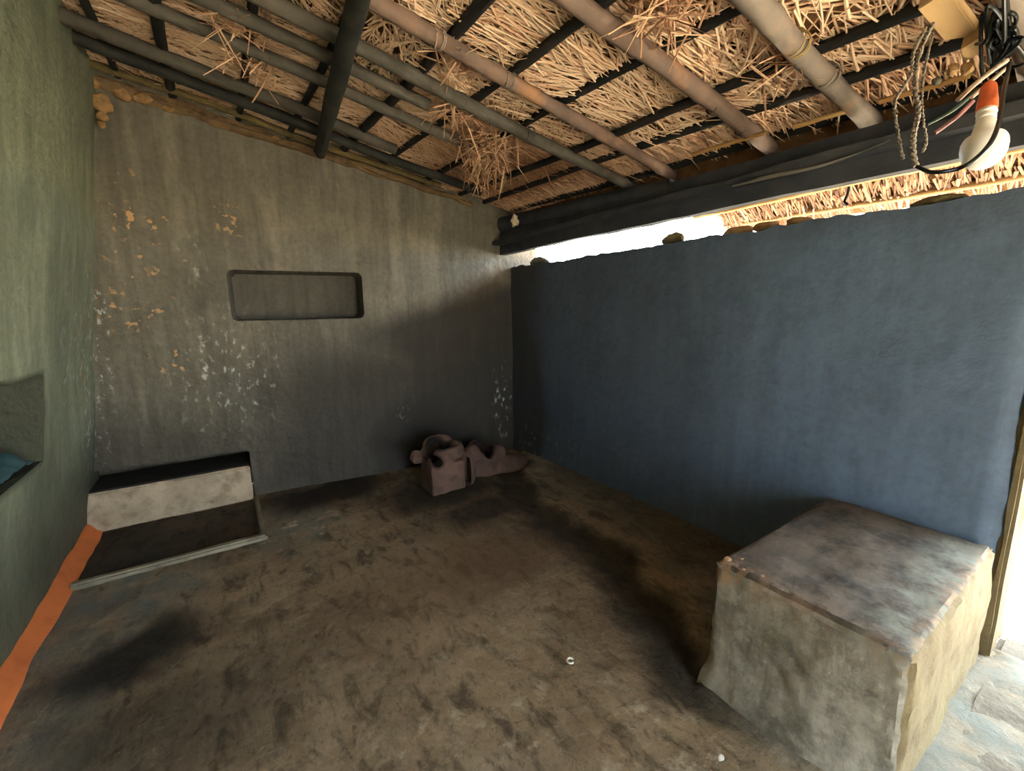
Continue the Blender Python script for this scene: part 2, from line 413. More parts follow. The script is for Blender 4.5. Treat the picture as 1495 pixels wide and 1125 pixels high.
def back_attr(u, t, p):
    x, z = p.x, p.z
    w = 0.16 * fb(p, 1.6, 4); X, Z = x + w, z + 0.7 * w
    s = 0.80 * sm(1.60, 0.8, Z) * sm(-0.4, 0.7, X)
    zb = 1.44 + 0.27 * (x - 1.0) + 0.25 * w                     # upper rim of stove soot merged with painted shade below the gap's light
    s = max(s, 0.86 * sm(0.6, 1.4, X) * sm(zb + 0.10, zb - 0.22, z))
    s = max(s, 0.97 * blob(X, Z, 1.55, 0.2, 0.8, 0.75, 0.6))
    s = max(s, 0.75 * sm(2.25, 2.55, X) * sm(2.3, 1.6, Z))
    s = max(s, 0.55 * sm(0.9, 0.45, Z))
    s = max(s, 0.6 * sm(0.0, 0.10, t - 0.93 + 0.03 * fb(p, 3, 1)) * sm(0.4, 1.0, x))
    if rrect(u, t * (rz(x, 4.0) + 0.115), 1.015, 2.0, 1.445, 1.828, 0.045) < 0.004: s = max(s, 0.42)  # niche recess darkened: lamp soot together with painted shade
    pl = max(blob(x, z, -0.02, 1.05, 0.30, 0.40, 0.7), 0.8 * blob(x, z, -0.8, 1.25, 0.08, 0.7, 0.5), 1.0 * blob(x, z, 2.40, 0.55, 0.10, 0.30, 0.8), 0.6 * blob(x, z, -0.12, 1.9, 0.10, 0.14, 0.6), 0.4 * blob(x, z, 1.35, 0.55, 0.05, 0.1, 0.6), 2.2 * blob(x, z, -0.70, 1.45, 0.045, 0.33, 0.6), 1.5 * blob(x, z, -0.73, 1.05, 0.035, 0.25, 0.6))  # narrow corner streaks are reflected glints painted as pale patches
    tn = max(1.5 * blob(x, z, -0.40, 2.1, 0.16, 0.30, 0.6), 1.2 * blob(x, z, -0.5, 1.68, 0.22, 0.28, 0.6), 2.0 * blob(x, z, -0.36, 1.15, 0.10, 0.14, 0.6), 0.7 * blob(x, z, 0.15, 2.2, 0.12, 0.12, 0.6))
    return s, pl, tn
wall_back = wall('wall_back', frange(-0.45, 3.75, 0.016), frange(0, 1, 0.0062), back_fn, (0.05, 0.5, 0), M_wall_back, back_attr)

left_hole = recess([(2.05, 3.02, 0.80, 1.225, 0.03, 0.30)], 0.036)
def left_fn(u, t):
    v = t * (rz(-0.5, u) + 0.12)
    u, v, d = left_hole(u, v)
    p = Vector((-0.925 + 0.14 * v + 0.10 * sm(0.45, 0.0, v) * 0.0, u, v))
    r = 0.016 * fb(p, 1.3, 12) + 0.004 * fb(p, 7, 16)
    return p + Vector((r - d, 0, 0))
def left_attr(u, t, p):
    y, z = p.y, p.z; w = 0.2 * fb(p, 1.5, 14)
    s = 0.75 * sm(0.95, 0.3, z + w)  # darker towards the foot of the wall
    if rrect(y, z, 2.05, 3.02, 0.80, 1.225, 0.03) < 0.006: s = 0.9  # shade inside the niche and round its lip put into the colour
    pl = max(0.9 * blob(y, z, 4.0, 1.15, 0.22, 0.75, 0.5), 1.7 * blob(y, z, 4.02, 1.5, 0.09, 0.3, 0.6), 0.6 * blob(y, z, 3.6, 1.3, 0.25, 0.4, 0.6))  # strong streak by the corner is a painted glint
    tn = max(blob(y, z, 3.75, 1.2, 0.14, 0.25, 0.6), 0.8 * blob(y, z, 4.0, 1.65, 0.12, 0.3, 0.6))
    return s, pl, tn
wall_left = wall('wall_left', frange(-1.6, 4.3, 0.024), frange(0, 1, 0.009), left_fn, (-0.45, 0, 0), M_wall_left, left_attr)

def right_fn(u, t):
    v = t * (1.91 + 0.018 * fb((0, u, 0), 3, 5) + 0.012 * fb((0, u, 0), 11, 7))
    p = Vector((2.515, u, v))
    r = 0.012 * fb(p, 1.5, 22) + 0.004 * fb(p, 7, 26)
    if u < 0.32: r -= 0.03 * (0.32 - u) / 0.06 * (1 + 0.8 * fb((0, 0, v), 5, 3))
    return p + Vector((-r, 0, 0))
def right_attr(u, t, p):
    y, z = p.y, p.z; w = 0.25 * fb(p, 1.3, 24)
    s = 0.75 * sm(3.1, 3.6, y + w) + 0.45 * sm(0.7, 2.2, y + w)  # greyer away from the doorway, greyest in the far corner
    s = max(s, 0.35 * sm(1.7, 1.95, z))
    return min(s, 0.95), 0.5 * blob(y, z, 3.4, 0.2, 0.6, 0.25, 0.6), 0.0
wall_right = wall('wall_right', frange(0.26, 4.25, 0.02), frange(0, 1, 0.011), right_fn, (0.34, 0, 0), M_wall_right, right_attr)
for i, (y0, y1) in enumerate(((-1.6, -1.2),)):
    o = boxm('wall_right', (2.515, y0, 0), (2.855, y1, 1.91), M_wall_right, None, 8, 0.01, 0.02, 3); o['kind'] = 'structure'
for lo, hi in (((-1.4, -1.95, -0.05), (0.45, -1.6, 3.2)), ((1.35, -1.95, -0.05), (2.9, -1.6, 2.5)), ((0.45, -1.95, 1.9), (1.35, -1.6, 2.8))):  # unseen wall behind the camera; its doorway gap is added for fill light
    o = boxm('wall_front', lo, hi, M_wall_left, None, 8, 0.01, 0.02, 5); o['kind'] = 'structure'
# raw mud reveal of the doorway
o = boxm('door_jamb', (2.53, 0.235, 0.0), (2.85, 0.275, 1.92), M_block_end, wall_right, 10, 0.012, 0.012, 31, 9)
o = boxm('door_sill', (1.70, -1.15, -0.02), (2.86, 0.235, 0.03), M_sill, None, 10, 0.014, 0.02, 41, 5); o['kind'] = 'structure'
# outside ground
bm = bmesh.new(); bmesh.ops.create_grid(bm, x_segments=24, y_segments=24, size=1)
for v in bm.verts: v.co = Vector((v.co.x * 42 + 2, v.co.y * 42 + 2, -0.10 + 0.03 * nz((v.co.x * 40, v.co.y * 40, 0), 0.3)))
me = bpy.data.meshes.new('ground'); bm.to_mesh(me); bm.free()
o = link('ground', me, M_ground); o['kind'] = 'structure'
# orange skirting along the left wall
V, F = [], []
ys = frange(-1.6, 4.12, 0.03)
for i, y in enumerate(ys):
    w = 0.012 * fb((0, y, 0), 2, 6); x = -0.93
    h = 0.085 + w
    prof = [(x - 0.02, 0.0 - 0.02), (x + 0.085 + w, -0.02), (x + 0.082 + w, 0.008), (x + 0.055 + w, 0.028), (x + 0.03, h * 0.8), (x + 0.012, h), (x - 0.03, h)]
    V += [(a, y, b) for a, b in prof]
n = 7
for i in range(len(ys) - 1):
    for k in range(n): F.append((i * n + k, (i + 1) * n + k, (i + 1) * n + (k + 1) % n, i * n + (k + 1) % n))
F.append(tuple(range(n))); F.append(tuple((len(ys) - 1) * n + k for k in range(n))[::-1])
o = link('baseboard_left', mesh('baseboard_left', V, F, 60), M_orange); o['kind'] = 'structure'

# ------------------------------------------------------------------ roof: thatch sheet, battens, straw
XS, YS = frange(-1.3, 3.15, 0.05), frange(-2.0, 4.75, 0.05)
V = []; F = []
for lay in (0, 1):
    for x in XS:
        for y in YS:
            V.append((x, y, rz(x, y) + (0.10 if lay == 0 else 0.32) + 0.018 * fb((x, y, lay), 3, 3)))
ny, nl = len(YS), len(XS) * len(YS)
for i in range(len(XS) - 1):
    for j in range(ny - 1):
        q = (i * ny + j, (i + 1) * ny + j, (i + 1) * ny + j + 1, i * ny + j + 1)
        F.append(q[::-1]); F.append(tuple(k + nl for k in q))
loop = [i * ny for i in range(len(XS))] + [(len(XS) - 1) * ny + j for j in range(1, ny)] + [i * ny + ny - 1 for i in range(len(XS) - 2, -1, -1)] + [j for j in range(ny - 2, 0, -1)]
for a, b in zip(loop, loop[1:] + loop[:1]): F.append((a, b, b + nl, a + nl))
ceiling = link('ceiling', mesh('ceiling', V, F, 60), M_thatch); ceiling['kind'] = 'structure'

BX = [-0.68, -0.38, -0.10, 0.28, 0.60, 0.97, 1.27, 1.65, 2.0, 2.24, 2.52]     # batten lines, running along y
RYS = [0.40, 0.90, 1.325, 1.93, 2.29, 2.52, 2.80, 3.31, 3.52]
def straw_batch(specs):
    """specs: (start, direction, length, width, droop, tone) -> one mesh of folded blades"""
    V, F, T = [], [], []
    for p, d, L, w, droop, tone, up in specs:
        side = d.cross(up).normalized(); nrm = side.cross(d).normalized()
        b = len(V); n = 4; curl = random.uniform(-1, 1) * 0.10 * L; tw = random.uniform(-0.6, 0.6)
        for i in range(n + 1):
            t = i / n
            c = p + d * (L * t) - up * (droop * t * t) + side * (curl * t * t) - up * (0.25 * abs(droop) * math.sin(math.pi * t))
            a = side * math.cos(tw * t) + nrm * math.sin(tw * t); m = a.cross(d)
            ww = w * (1 - 0.5 * t)
            V += [c - a * ww, c - m * ww * 0.6, c + a * ww]
            T += [tone] * 3
        for i in range(n):
            q = b + i * 3
            F += [(q, q + 1, q + 4, q + 3), (q + 1, q + 2, q + 5, q + 4)]
    return V, F, T
UP = Vector((0.196, -0.034, 0.98)).normalized()
def on_roof(x, y, dz): return Vector((x, y, rz(x, y) + dz))
specs = []
rnd = random.Random(11)
def sooty(x, y):      # smoke-browned straw above the stove corner and along the niche wall
    return 1 - 0.75 * blob(x, y, 2.2, 3.1, 0.8, 0.75, 0.6) 
for bi in range(len(BX) - 1):
    x0, x1 = BX[bi], BX[bi + 1]
    y = -0.2
    while y < 4.0:
        step = rnd.uniform(0.10, 0.22)
        mode = rnd.random()
        ang = rnd.gauss(0, 0.35) if mode < 0.6 else rnd.uniform(-1.4, 1.4)
        if rnd.random() < 0.5: ang += math.pi
        cx, cy = rnd.uniform(x0, x1), y + step / 2
        tone0 = rnd.uniform(0.72, 1.05)
        n = int(rnd.uniform(55, 80) * (x1 - x0) / 0.33)
        lo = rnd.uniform(0.0, 0.05)
        for k in range(n):
            a = ang + rnd.gauss(0, 0.28)
            d = Vector((math.cos(a), math.sin(a), -0.2 * math.cos(a) + 0.035 * math.sin(a))).normalized()
            L = rnd.uniform(0.10, 0.30)
            px = rnd.uniform(x0, x1) if mode < 0.6 else cx + rnd.gauss(0, 0.09); py = cy + rnd.gauss(0, step * 0.55)
            h = 0.100 - abs(rnd.gauss(0, 0.014)) - 0.5 * lo * rnd.random()
            p = on_roof(px, py, h) - d * L * 0.5
            specs.append((p, d, L, rnd.uniform(0.0028, 0.0085), rnd.gauss(0.005, 0.014), min(1, max(0, (tone0 + rnd.gauss(0, 0.24)) * sooty(px, py))), UP))
        y += step
# eave fringe above the wall plate beam and outside
for k in range(5200):
    y = rnd.uniform(-0.4, 4.0)
    a = rnd.gauss(0, 0.22); d = Vector((math.cos(a), math.sin(a), -0.2)).normalized()
    x = rnd.uniform(2.35, 3.0); L = rnd.uniform(0.12, 0.30)
    specs.append((on_roof(x, y, 0.08 - abs(rnd.gauss(0, 0.02))) - d * L * 0.3, d, L, rnd.uniform(0.0025, 0.0055), rnd.gauss(0.01, 0.01), min(1, max(0, rnd.gauss(0.62, 0.2))), UP))
Vs, Fs, T = straw_batch(specs)
o = link('thatch_straw', mesh('thatch_straw', Vs, Fs, None, {'tone': T}), M_straw, ceiling); o['kind'] = 'stuff'
# loose straw that has slipped between the poles
specs = []
for (cx, cy, dz, n, sp, zs) in ((1.55, 2.62, -0.01, 190, 0.16, 0.9), (1.75, 2.95, -0.03, 90, 0.14, 1.3), (1.25, 2.42, 0.02, 70, 0.12, 0.5), (1.05, 2.05, 0.03, 40, 0.10, 0.3), (1.45, 1.15, 0.02, 60, 0.10, 0.5), (1.95, 1.0, 0.02, 26, 0.08, 0.4), (0.2, 2.6, 0.0, 30, 0.10, 0.6), (0.3, 2.9, -0.01, 24, 0.10, 0.6)):
    for k in range(n):
        a = rnd.uniform(0, 2 * math.pi); d = Vector((math.cos(a), math.sin(a) * 0.9, rnd.gauss(-0.35, 0.45) * zs)).normalized()
        L = rnd.uniform(0.10, 0.30)
        p = on_roof(cx + rnd.gauss(0, sp * 0.6), cy + rnd.gauss(0, sp * 0.6), dz + rnd.gauss(0, 0.025)) - d * L * 0.4
        specs.append((p, d, L, rnd.uniform(0.003, 0.008), rnd.uniform(0.0, 0.07), min(1, max(0, rnd.gauss(0.42, 0.2))), Vector((0, 0, 1))))
Vs, Fs, T = straw_batch(specs)
o = link('loose_straw', mesh('loose_straw', Vs, Fs, None, {'tone': T}), M_straw, ceiling); o['kind'] = 'stuff'
for i, x in enumerate(BX):
    pole('batten', on_roof(x + 0.01, -1.3, 0.050), on_roof(x - 0.005, 4.05, 0.050), 0.024 if i not in (2, 5) else 0.030, M_batten, 3.1 * i + 1, 0.03, 0.0, ceiling, 0.9, 8)

# ------------------------------------------------------------------ rafters
RAF = [  # y at the top, y at the eave, x start, x end, radius, material, label
    (0.41, 0.39, 0.9, 2.85, 0.040, M_pole_grey, 'grey pole rafter in the top corner above the hanging bulb'),
    (0.95, 0.86, 0.6, 2.85, 0.041, M_pole_grey, 'thick smooth grey pole rafter with a yellow twine tie, next to the cord bundle'),
    (1.36, 1.30, 0.2, 2.85, 0.038, M_pole_brown, 'brown pole rafter with peeled orange patches, between two plain poles'),
    (1.95, 1.92, -0.3, 2.70, 0.036, M_pole_brown, 'pinkish brown knotted pole rafter that starts beside the black purlin'),
    (2.30, 2.27, -0.6, 2.70, 0.037, M_pole_dark, 'dark sooty pole rafter running just behind the pinkish knotted one'),
    (2.53, 2.50, -0.8, 1.12, 0.034, M_pole_dark, 'short sooty pole rafter lashed along a longer dark one, ending mid roof'),
    (2.86, 2.72, -0.9, 1.72, 0.033, M_pole_dark, 'slim grey rafter whose end is buried in the hanging straw tuft'),
    (3.31, 3.30, -0.7, 1.20, 0.038, M_pole_dark, 'dusty grey rafter second nearest the niche wall, with straw bits on it'),
    (3.55, 3.47, -0.75, 2.0, 0.036, M_purlin, 'blackened rafter closest to the top of the niche wall'),
]
rafters = []
for i, (ya, yb, xa, xb, r, m, lab) in enumerate(RAF):
    o = pole('rafter', on_roof(xa, ya, 0), on_roof(xb, yb, 0), r, m, 1.7 * i + 0.4, 0.014, 0.42 if i < 4 else 0.0, None, 0.92)
    tag(o, lab, 'rafter', 'pole rafters of the thatched roof'); rafters.append(o)
def lashing(ri, x, z=1.0, n=3, mat=M_twine):
    ya, yb, xa, xb, r = RAF[ri][:5]
    y = ya + (yb - ya) * (x - xa) / (xb - xa)
    path = []
    for k in range(n * 14 + 1):
        t = 2 * math.pi * k / 14
        path.append(on_roof(x + 0.004 * k / 14 - 0.004, y, 0) + Vector((0.02 * math.sin(t * 0.5), math.cos(t) * (r * 0.97 + 0.002), math.sin(t) * (r * 0.97 + 0.002))))
    tube('twine_lashing', path, 0.0028, mat, rafters[ri], 5)
lashing(1, 1.86); lashing(1, 2.10, mat=M_cord); lashing(2, 2.02, mat=M_pole_dark); lashing(2, 2.26, mat=M_pole_dark); lashing(3, 0.92, mat=M_reed); lashing(3, 1.28, mat=M_cord); lashing(4, 1.65, mat=M_pole_dark)
o = pole('purlin', (0.215, -1.2, rz(0.215, -1.2) - 0.087), (0.760, 3.70, rz(0.760, 3.70) - 0.082), 0.045, M_purlin, 77, 0.02, 0.0, None, 0.95)
tag(o, 'black smoke-stained purlin pole crossing under the rafters above the wall niche', 'purlin')
o = pole('wall_plate', (-0.62, 3.97, rz(-0.62, 4) + 0.03), (1.75, 3.74, rz(1.75, 3.75) + 0.02), 0.024, M_clod_dark, 55, 0.02, 0.0, None, 0.9)
tag(o, 'thin brown mud-caked pole lying along the top of the niche wall', 'pole')
# wall plate beam over the right wall
beam = empty('wall_plate_beam', (2.42, 2.0, 2.12)); tag(beam, 'thick charred timber beam lying above the light gap on the doorway wall', 'beam')
def rel(o, par):
    o.parent = par; o.location = o.location - par.location; return o
b = boxm('beam_log', (2.31, -1.5, 2.035), (2.55, 3.98, 2.245), M_beam, None, 30, 0.014, 0.085, 8, 3); rel(b, beam)
b = pole('upper_log', (2.45, 4.0, 2.33), (2.44, 1.85, 2.235), 0.085, M_beam, 13, 0.02, 0.0, None, 0.6); rel(b, beam)
b = boxm('straw_packing', (2.56, -1.5, 2.2), (2.66, 3.95, 2.43), M_thatch, None, 30, 0.02, 0.03, 19, 5); rel(b, beam)
path = [Vector((2.305, 1.37, 2.115)), Vector((2.298, 1.18, 2.112)), Vector((2.296, 0.98, 2.105)), Vector((2.298, 0.83, 2.118)), Vector((2.305, 0.72, 2.14))]
s = tube('split_edge', catmull(path, 5), lambda t: 0.002 + 0.007 * math.sin(math.pi * min(1, t * 1.15 + 0.08)), M_split, None, 8, 3, 0.4); rel(s, beam)
# ends of thatch tied along the upper edge of the beam
for i, (ya, yb, xo) in enumerate(((1.62, 1.22, 2.31), (1.10, 0.90, 2.33), (0.78, 0.52, 2.33))):
    o = pole('batten', (xo, ya, rz(xo, ya) - 0.035), (xo, yb, rz(xo, yb) - 0.035), 0.011, M_bamboo, 9 + i, 0.005, 0.0, ceiling, 0.9, 8)
# thatch eave hanging outside the wall
V, F = [], []
ys = frange(-0.9, 1.80, 0.04)
for y in ys:
    j = 0.024 * fb((0, y, 0), 7, 3)
    for x, z in ((2.60, 2.33), (2.80, 2.20), (2.97, 2.055), (3.06, 1.992 - 0.03 * sm(0.65, 0.45, y)), (3.10, 2.03), (2.95, 2.25), (2.62, 2.42)): V.append((x, y, z + j + 0.012 * nz((x, y, z), 12)))
for i in range(len(ys) - 1):
    for k in range(7): F.append((i * 7 + k, i * 7 + (k + 1) % 7, (i + 1) * 7 + (k + 1) % 7, (i + 1) * 7 + k))
F.append(tuple(range(7))[::-1]); F.append(tuple((len(ys) - 1) * 7 + k for k in range(7)))
link('eave_thatch', mesh('eave_thatch', V, F, 50), M_eave, ceiling)
specs = []
for k in range(2600):
    y = rnd.uniform(-0.9, 1.80); t = rnd.random(); x = 2.62 + 0.40 * t
    d = Vector((0.8, rnd.gauss(0, 0.16), -0.55)).normalized(); L = rnd.uniform(0.08, 0.2)
    specs.append((Vector((x, y, 2.325 - 0.33 * t - 0.006 - abs(rnd.gauss(0, 0.008)))) - d * L * 0.5, d, L, rnd.uniform(0.003, 0.007), rnd.gauss(0.0, 0.01), min(1, max(0, rnd.gauss(0.24, 0.14))), Vector((0.55, 0, 0.8))))
Vs, Fs, T = straw_batch(specs)
o = link('eave_straw', mesh('eave_straw', Vs, Fs, None, {'tone': T}), M_straw, ceiling); o['kind'] = 'stuff'
# eave poles outside
for i, (x, z0, z1, y0, y1, r, lab) in enumerate((
    (2.96, 2.030, 2.038, -0.8, 1.66, 0.018, 'sunlit yellow bamboo eave pole seen through the gap, lower one'),
    (2.84, 2.135, 2.120, -0.8, 1.95, 0.024, 'sunlit orange eave pole seen through the gap, upper one'))):
    o = pole('eave_pole', (x, y0, z0), (x, y1, z1), r, M_bamboo, 21 + i, 0.01, 0.3, None, 0.92); tag(o, lab, 'pole', 'bamboo eave poles')

# ------------------------------------------------------------------ clods on the wall tops
def clod(par, loc, s, m, seed): return lump('clod', loc, (s[0], s[1], s[2]), m, par, seed, 0.35)
clod(wall_right, (2.60, 1.93, 1.945), (0.05, 0.085, 0.040), M_clod_dark, 1)
clod(wall_right, (2.62, 1.50, 1.93), (0.05, 0.09, 0.035), M_clod, 2)
clod(wall_right, (2.60, 1.33, 1.93), (0.05, 0.07, 0.030), M_clod, 3)
clod(wall_right, (2.62, 1.17, 1.93), (0.05, 0.06, 0.028), M_clod, 4)
clod(wall_right, (2.60, 0.62, 1.92), (0.06, 0.09, 0.025), M_clod_dark, 5)
clod(wall_right, (2.60, 3.42, 1.94), (0.05, 0.14, 0.045), M_sill, 6)
M_pack = mat_mud('wall_top_mud', lin(138, 112, 80), lin(104, 84, 60), lin(64, 52, 38), 14, 0.9)
path = [BL + BD * ((x - BL.x) / BD.x) + BN * 0.006 + Vector((0, 0, rz(x, 3.95) - 0.012)) for x in frange(-0.55, 2.1, 0.02)]
path = [p + Vector((0, 0.012 * nz(p, 6, 2), 0.016 * fb(p, 6, 4))) for p in path]
tube('mud_packing', path, lambda t: 0.040 - 0.016 * t, M_pack, wall_back, 14, 5, 0.9)
for i in range(12):
    t = i / 18; x = -0.50 + 2.3 * t + rnd.uniform(-0.03, 0.03)
    p = BL + BD * ((x - BL.x) / BD.x) + BN * (0.01 + 0.02 * rnd.random())
    sz = rnd.uniform(0.014, 0.032) * (1.3 if x < -0.1 else 0.85)
    clod(wall_back, (p.x, p.y, rz(x, 3.95) + 0.005 - (0.05 * rnd.random() if x < -0.1 else 0) - 0.015), (sz * 1.5, sz, sz), M_clod if rnd.random() < (0.8 if x < 0 else 0.4) else M_pack, 30 + i)
for i, (z, s) in enumerate(((2.86, 0.055), (2.78, 0.03), (2.73, 0.022))):
    x = -0.925 + 0.14 * z + 0.02
    clod(wall_back, (x + 0.02, BL.y - 0.03 - 0.06, z), (s, s * 0.7, s), M_clod, 70 + i)

# ------------------------------------------------------------------ big mud block by the door
def build_block():
    bm = bmesh.new()
    lo, hi = Vector((1.49, 0.265, -0.01)), Vector((2.50, 0.86, 0.53))
    nx, ny_, nz_ = 40, 26, 24
    V, F, FM = [], [], []
    idx = {}
    def vid(i, j, k):
        key = (i, j, k)
        if key in idx: return idx[key]
        p = Vector((lo.x + (hi.x - lo.x) * i / nx, lo.y + (hi.y - lo.y) * j / ny_, lo.z + (hi.z - lo.z) * k / nz_))
        q = p.copy()
        # batter: the foot spreads out towards the room
        foot = sm(0.16, 0.0, p.z)
        if i == 0: q.x -= 0.035 * foot + 0.01 * (1 - p.z / 0.53)
        if j == ny_: q.y += 0.02 * foot
        if i < 4: q.y += 0.0
        q.x += 0.0 if i else 0.03 * (p.y - 0.265) * 0
        # front corner at the door end stands a little further into the doorway, the far end is cut square
        q.x += 0.05 * (1 - i / nx) * sm(0.5, 0.265, p.y) * (1 - p.z / 0.53)
        nrm = Vector((-(i == 0) + (i == nx), -(j == 0) + (j == ny_), -(k == 0) + (k == nz_)))
        ne = sum(abs(c) for c in nrm)
        r = 0.010 * fb(p, 5, 50) + 0.004 * fb(p, 16, 51)
        if ne >= 2: r = -0.012 - 0.016 * abs(fb(p, 9, 52))
        if nrm.length: q += nrm.normalized() * r
        c = max(sm(0.14, 0.0, p.x - lo.x) * sm(0.40, 0.5, p.z) * (0.35 + 0.75 * sm(0.6, 0.85, p.y)), 0.7 * sm(0.07, 0.0, p.y - lo.y) * sm(0.44, 0.52, p.z))
        A['chip'].append(c); A['pale_end'].append(0.8 * sm(0.52, 0.30, p.y) * sm(0.45, 0.52, p.z)); idx[key] = len(V); V.append(q); return idx[key]  # top is paler towards the doorway end
    A = {'chip': [], 'pale_end': []}
    def quad(a, b, c, d, m): F.append((a, b, c, d)); FM.append(m)
    for i in range(nx):
        for j in range(ny_):
            ragged = j > 14 and i < 1 + 4 * max(0, fb((0, j * 0.12, 3), 1.5, 2)) * (j - 14) / 12
            quad(vid(i, j, nz_), vid(i + 1, j, nz_), vid(i + 1, j + 1, nz_), vid(i, j + 1, nz_), 1)
            quad(vid(i, j, 0), vid(i, j + 1, 0), vid(i + 1, j + 1, 0), vid(i + 1, j, 0), 0)
    for k in range(nz_):
        for j in range(ny_):
            rag = k > nz_ - 1.2 - 1.6 * max(0, fb((0, j * 0.1, 7), 1.5, 5))
            quad(vid(0, j, k), vid(0, j, k + 1), vid(0, j + 1, k + 1), vid(0, j + 1, k), 0)
            quad(vid(nx, j, k), vid(nx, j + 1, k), vid(nx, j + 1, k + 1), vid(nx, j, k + 1), 0)
        for i in range(nx):
            quad(vid(i, 0, k), vid(i + 1, 0, k), vid(i + 1, 0, k + 1), vid(i, 0, k + 1), 2)
            quad(vid(i, ny_, k), vid(i, ny_, k + 1), vid(i + 1, ny_, k + 1), vid(i + 1, ny_, k), 0)
    o = link('mud_block', mesh('mud_block', V, F, 40, A, FM), [M_block_front, M_block_top, M_block_end, M_chip])
    tag(o, 'knee-high rectangular mud block with crumbling edges standing beside the doorway', 'bench')
    for i, (x, y, s) in enumerate(((1.545, 0.835, 0.016), (1.59, 0.80, 0.011), (1.53, 0.76, 0.010), (1.545, 0.70, 0.009))):
        lump('crumb', (x, y, 0.528), (s * 1.2, s * 0.9, s * 0.35), M_chip, o, 90 + i, 0.35)
build_block()

# ------------------------------------------------------------------ low platform in the alcove
plat = empty('low_platform', (-0.40, 3.9, 0)); tag(plat, 'low platform with a pale cement face set in the alcove at the wall foot', 'platform')
b = boxm('block', (-1.05, 3.972, -0.01), (0.072, 4.36, 0.285), M_plat_face, None, 14, 0.004, 0.012, 61, 5); rel(b, plat)
b = boxm('shade_top', (-1.05, 3.99, 0.283), (0.068, 4.38, 0.297), M_plat_dark, None, 10, 0.003, 0.004, 62, 6); rel(b, plat)  # dark sheet painted in for the shade of the alcove slot
kerb = empty('kerb', (-0.40, 3.2, 0)); tag(kerb, 'thin raised mud kerb bounding the dark patch before the low platform', 'kerb')
b = boxm('front_strip', (-0.86, 3.17, -0.01), (0.11, 3.225, 0.036), M_kerb, None, 14, 0.004, 0.012, 63, 6); rel(b, kerb)
b = boxm('side_strip', (0.072, 3.22, -0.01), (0.104, 3.97, 0.026), M_kerb, None, 14, 0.004, 0.008, 64, 6); rel(b, kerb)

# ------------------------------------------------------------------ clay stove
def prim(bm, kind, loc, size, rot=0):
    mt = Matrix.Translation(loc) @ Matrix.Rotation(rot, 4, 'Z') @ Matrix.Diagonal((*size, 1))
    if kind == 'box': bmesh.ops.create_cube(bm, size=1, matrix=mt)
    elif kind == 'cyl': bmesh.ops.create_cone(bm, cap_ends=True, segments=28, radius1=1.0, radius2=0.86, depth=1, matrix=mt)
    else: bmesh.ops.create_icosphere(bm, subdivisions=3, radius=1, matrix=mt)
def solid(prims, voxel=None):
    bm = bmesh.new()
    for p in prims: prim(bm, *p)
    me = bpy.data.meshes.new('tmp'); bm.to_mesh(me); bm.free()
    o = bpy.data.objects.new('tmp', me); C.objects.link(o)
    if voxel:
        md = o.modifiers.new('r', 'REMESH'); md.mode = 'VOXEL'; md.voxel_size = voxel
        md = o.modifiers.new('s', 'SMOOTH'); md.factor = 0.5; md.iterations = 7
    return o
def baked(o):
    dg = bpy.context.evaluated_depsgraph_get(); return bpy.data.meshes.new_from_object(o.evaluated_get(dg))
stove = empty('clay_stove', (1.65, 3.4, 0)); tag(stove, 'pinkish clay cooking stove with two pot rests in the sooty far corner', 'stove')
def stove_part(name, prims, cuts, mat, seed, hole):
    a = solid(prims, 0.011)
    if cuts:
        k = solid(cuts, 0.009)
        md = a.modifiers.new('b', 'BOOLEAN'); md.operation = 'DIFFERENCE'; md.object = k; md.solver = 'EXACT'
    me = baked(a)
    for o in [x for x in C.objects if x.name.startswith('tmp')]: bpy.data.objects.remove(o)
    me.name = name
    me.polygons.foreach_set('use_smooth', [True] * len(me.polygons))
    for v in me.vertices:
        v.co += v.normal * (0.006 * fb(v.co, 9, seed) + 0.003 * fb(v.co, 26, seed))
    me.set_sharp_from_angle(angle=math.radians(50))
    me.materials.clear()
    at_ = me.attributes.new('soot_shade', 'FLOAT', 'POINT')
    at_.data.foreach_set('value', [min(0.95, max(sm(0.15, 0.11, math.hypot(v.co.x - hole[0], v.co.y - hole[1])), 0.95 * sm(0.075, 0.03, math.hypot(v.co.x - hole[2], v.co.z - hole[3])) if hole[2] else 0) * (0.9 + 0.3 * fb(v.co, 9, seed))) for v in me.vertices])
    o = link(name, me, [mat], stove); o.location = -stove.location
    return o
stove_part('main_hearth',
    [('cyl', (1.49, 3.38, 0.17), (0.20, 0.19, 0.36)), ('box', (1.45, 3.27, 0.12), (0.30, 0.22, 0.26)), ('ball', (1.41, 3.24, 0.24), (0.12, 0.09, 0.09)),
     ('ball', (1.27, 3.42, 0.27), (0.055, 0.06, 0.06)), ('ball', (1.60, 3.36, 0.28), (0.09, 0.09, 0.09)), ('ball', (1.66, 3.26, 0.11), (0.08, 0.10, 0.17)), ('ball', (1.50, 3.50, 0.34), (0.14, 0.06, 0.07))],
    [('cyl', (1.45, 3.36, 0.32), (0.115, 0.115, 0.40)), ('ball', (1.355, 3.20, 0.275), (0.042, 0.12, 0.045)), ('ball', (1.30, 3.33, 0.36), (0.10, 0.10, 0.09)), ('box', (1.625, 3.16, 0.13), (0.06, 0.30, 0.24), -0.25)], M_stove, 4, (1.45, 3.36, 1.355, 0.28))
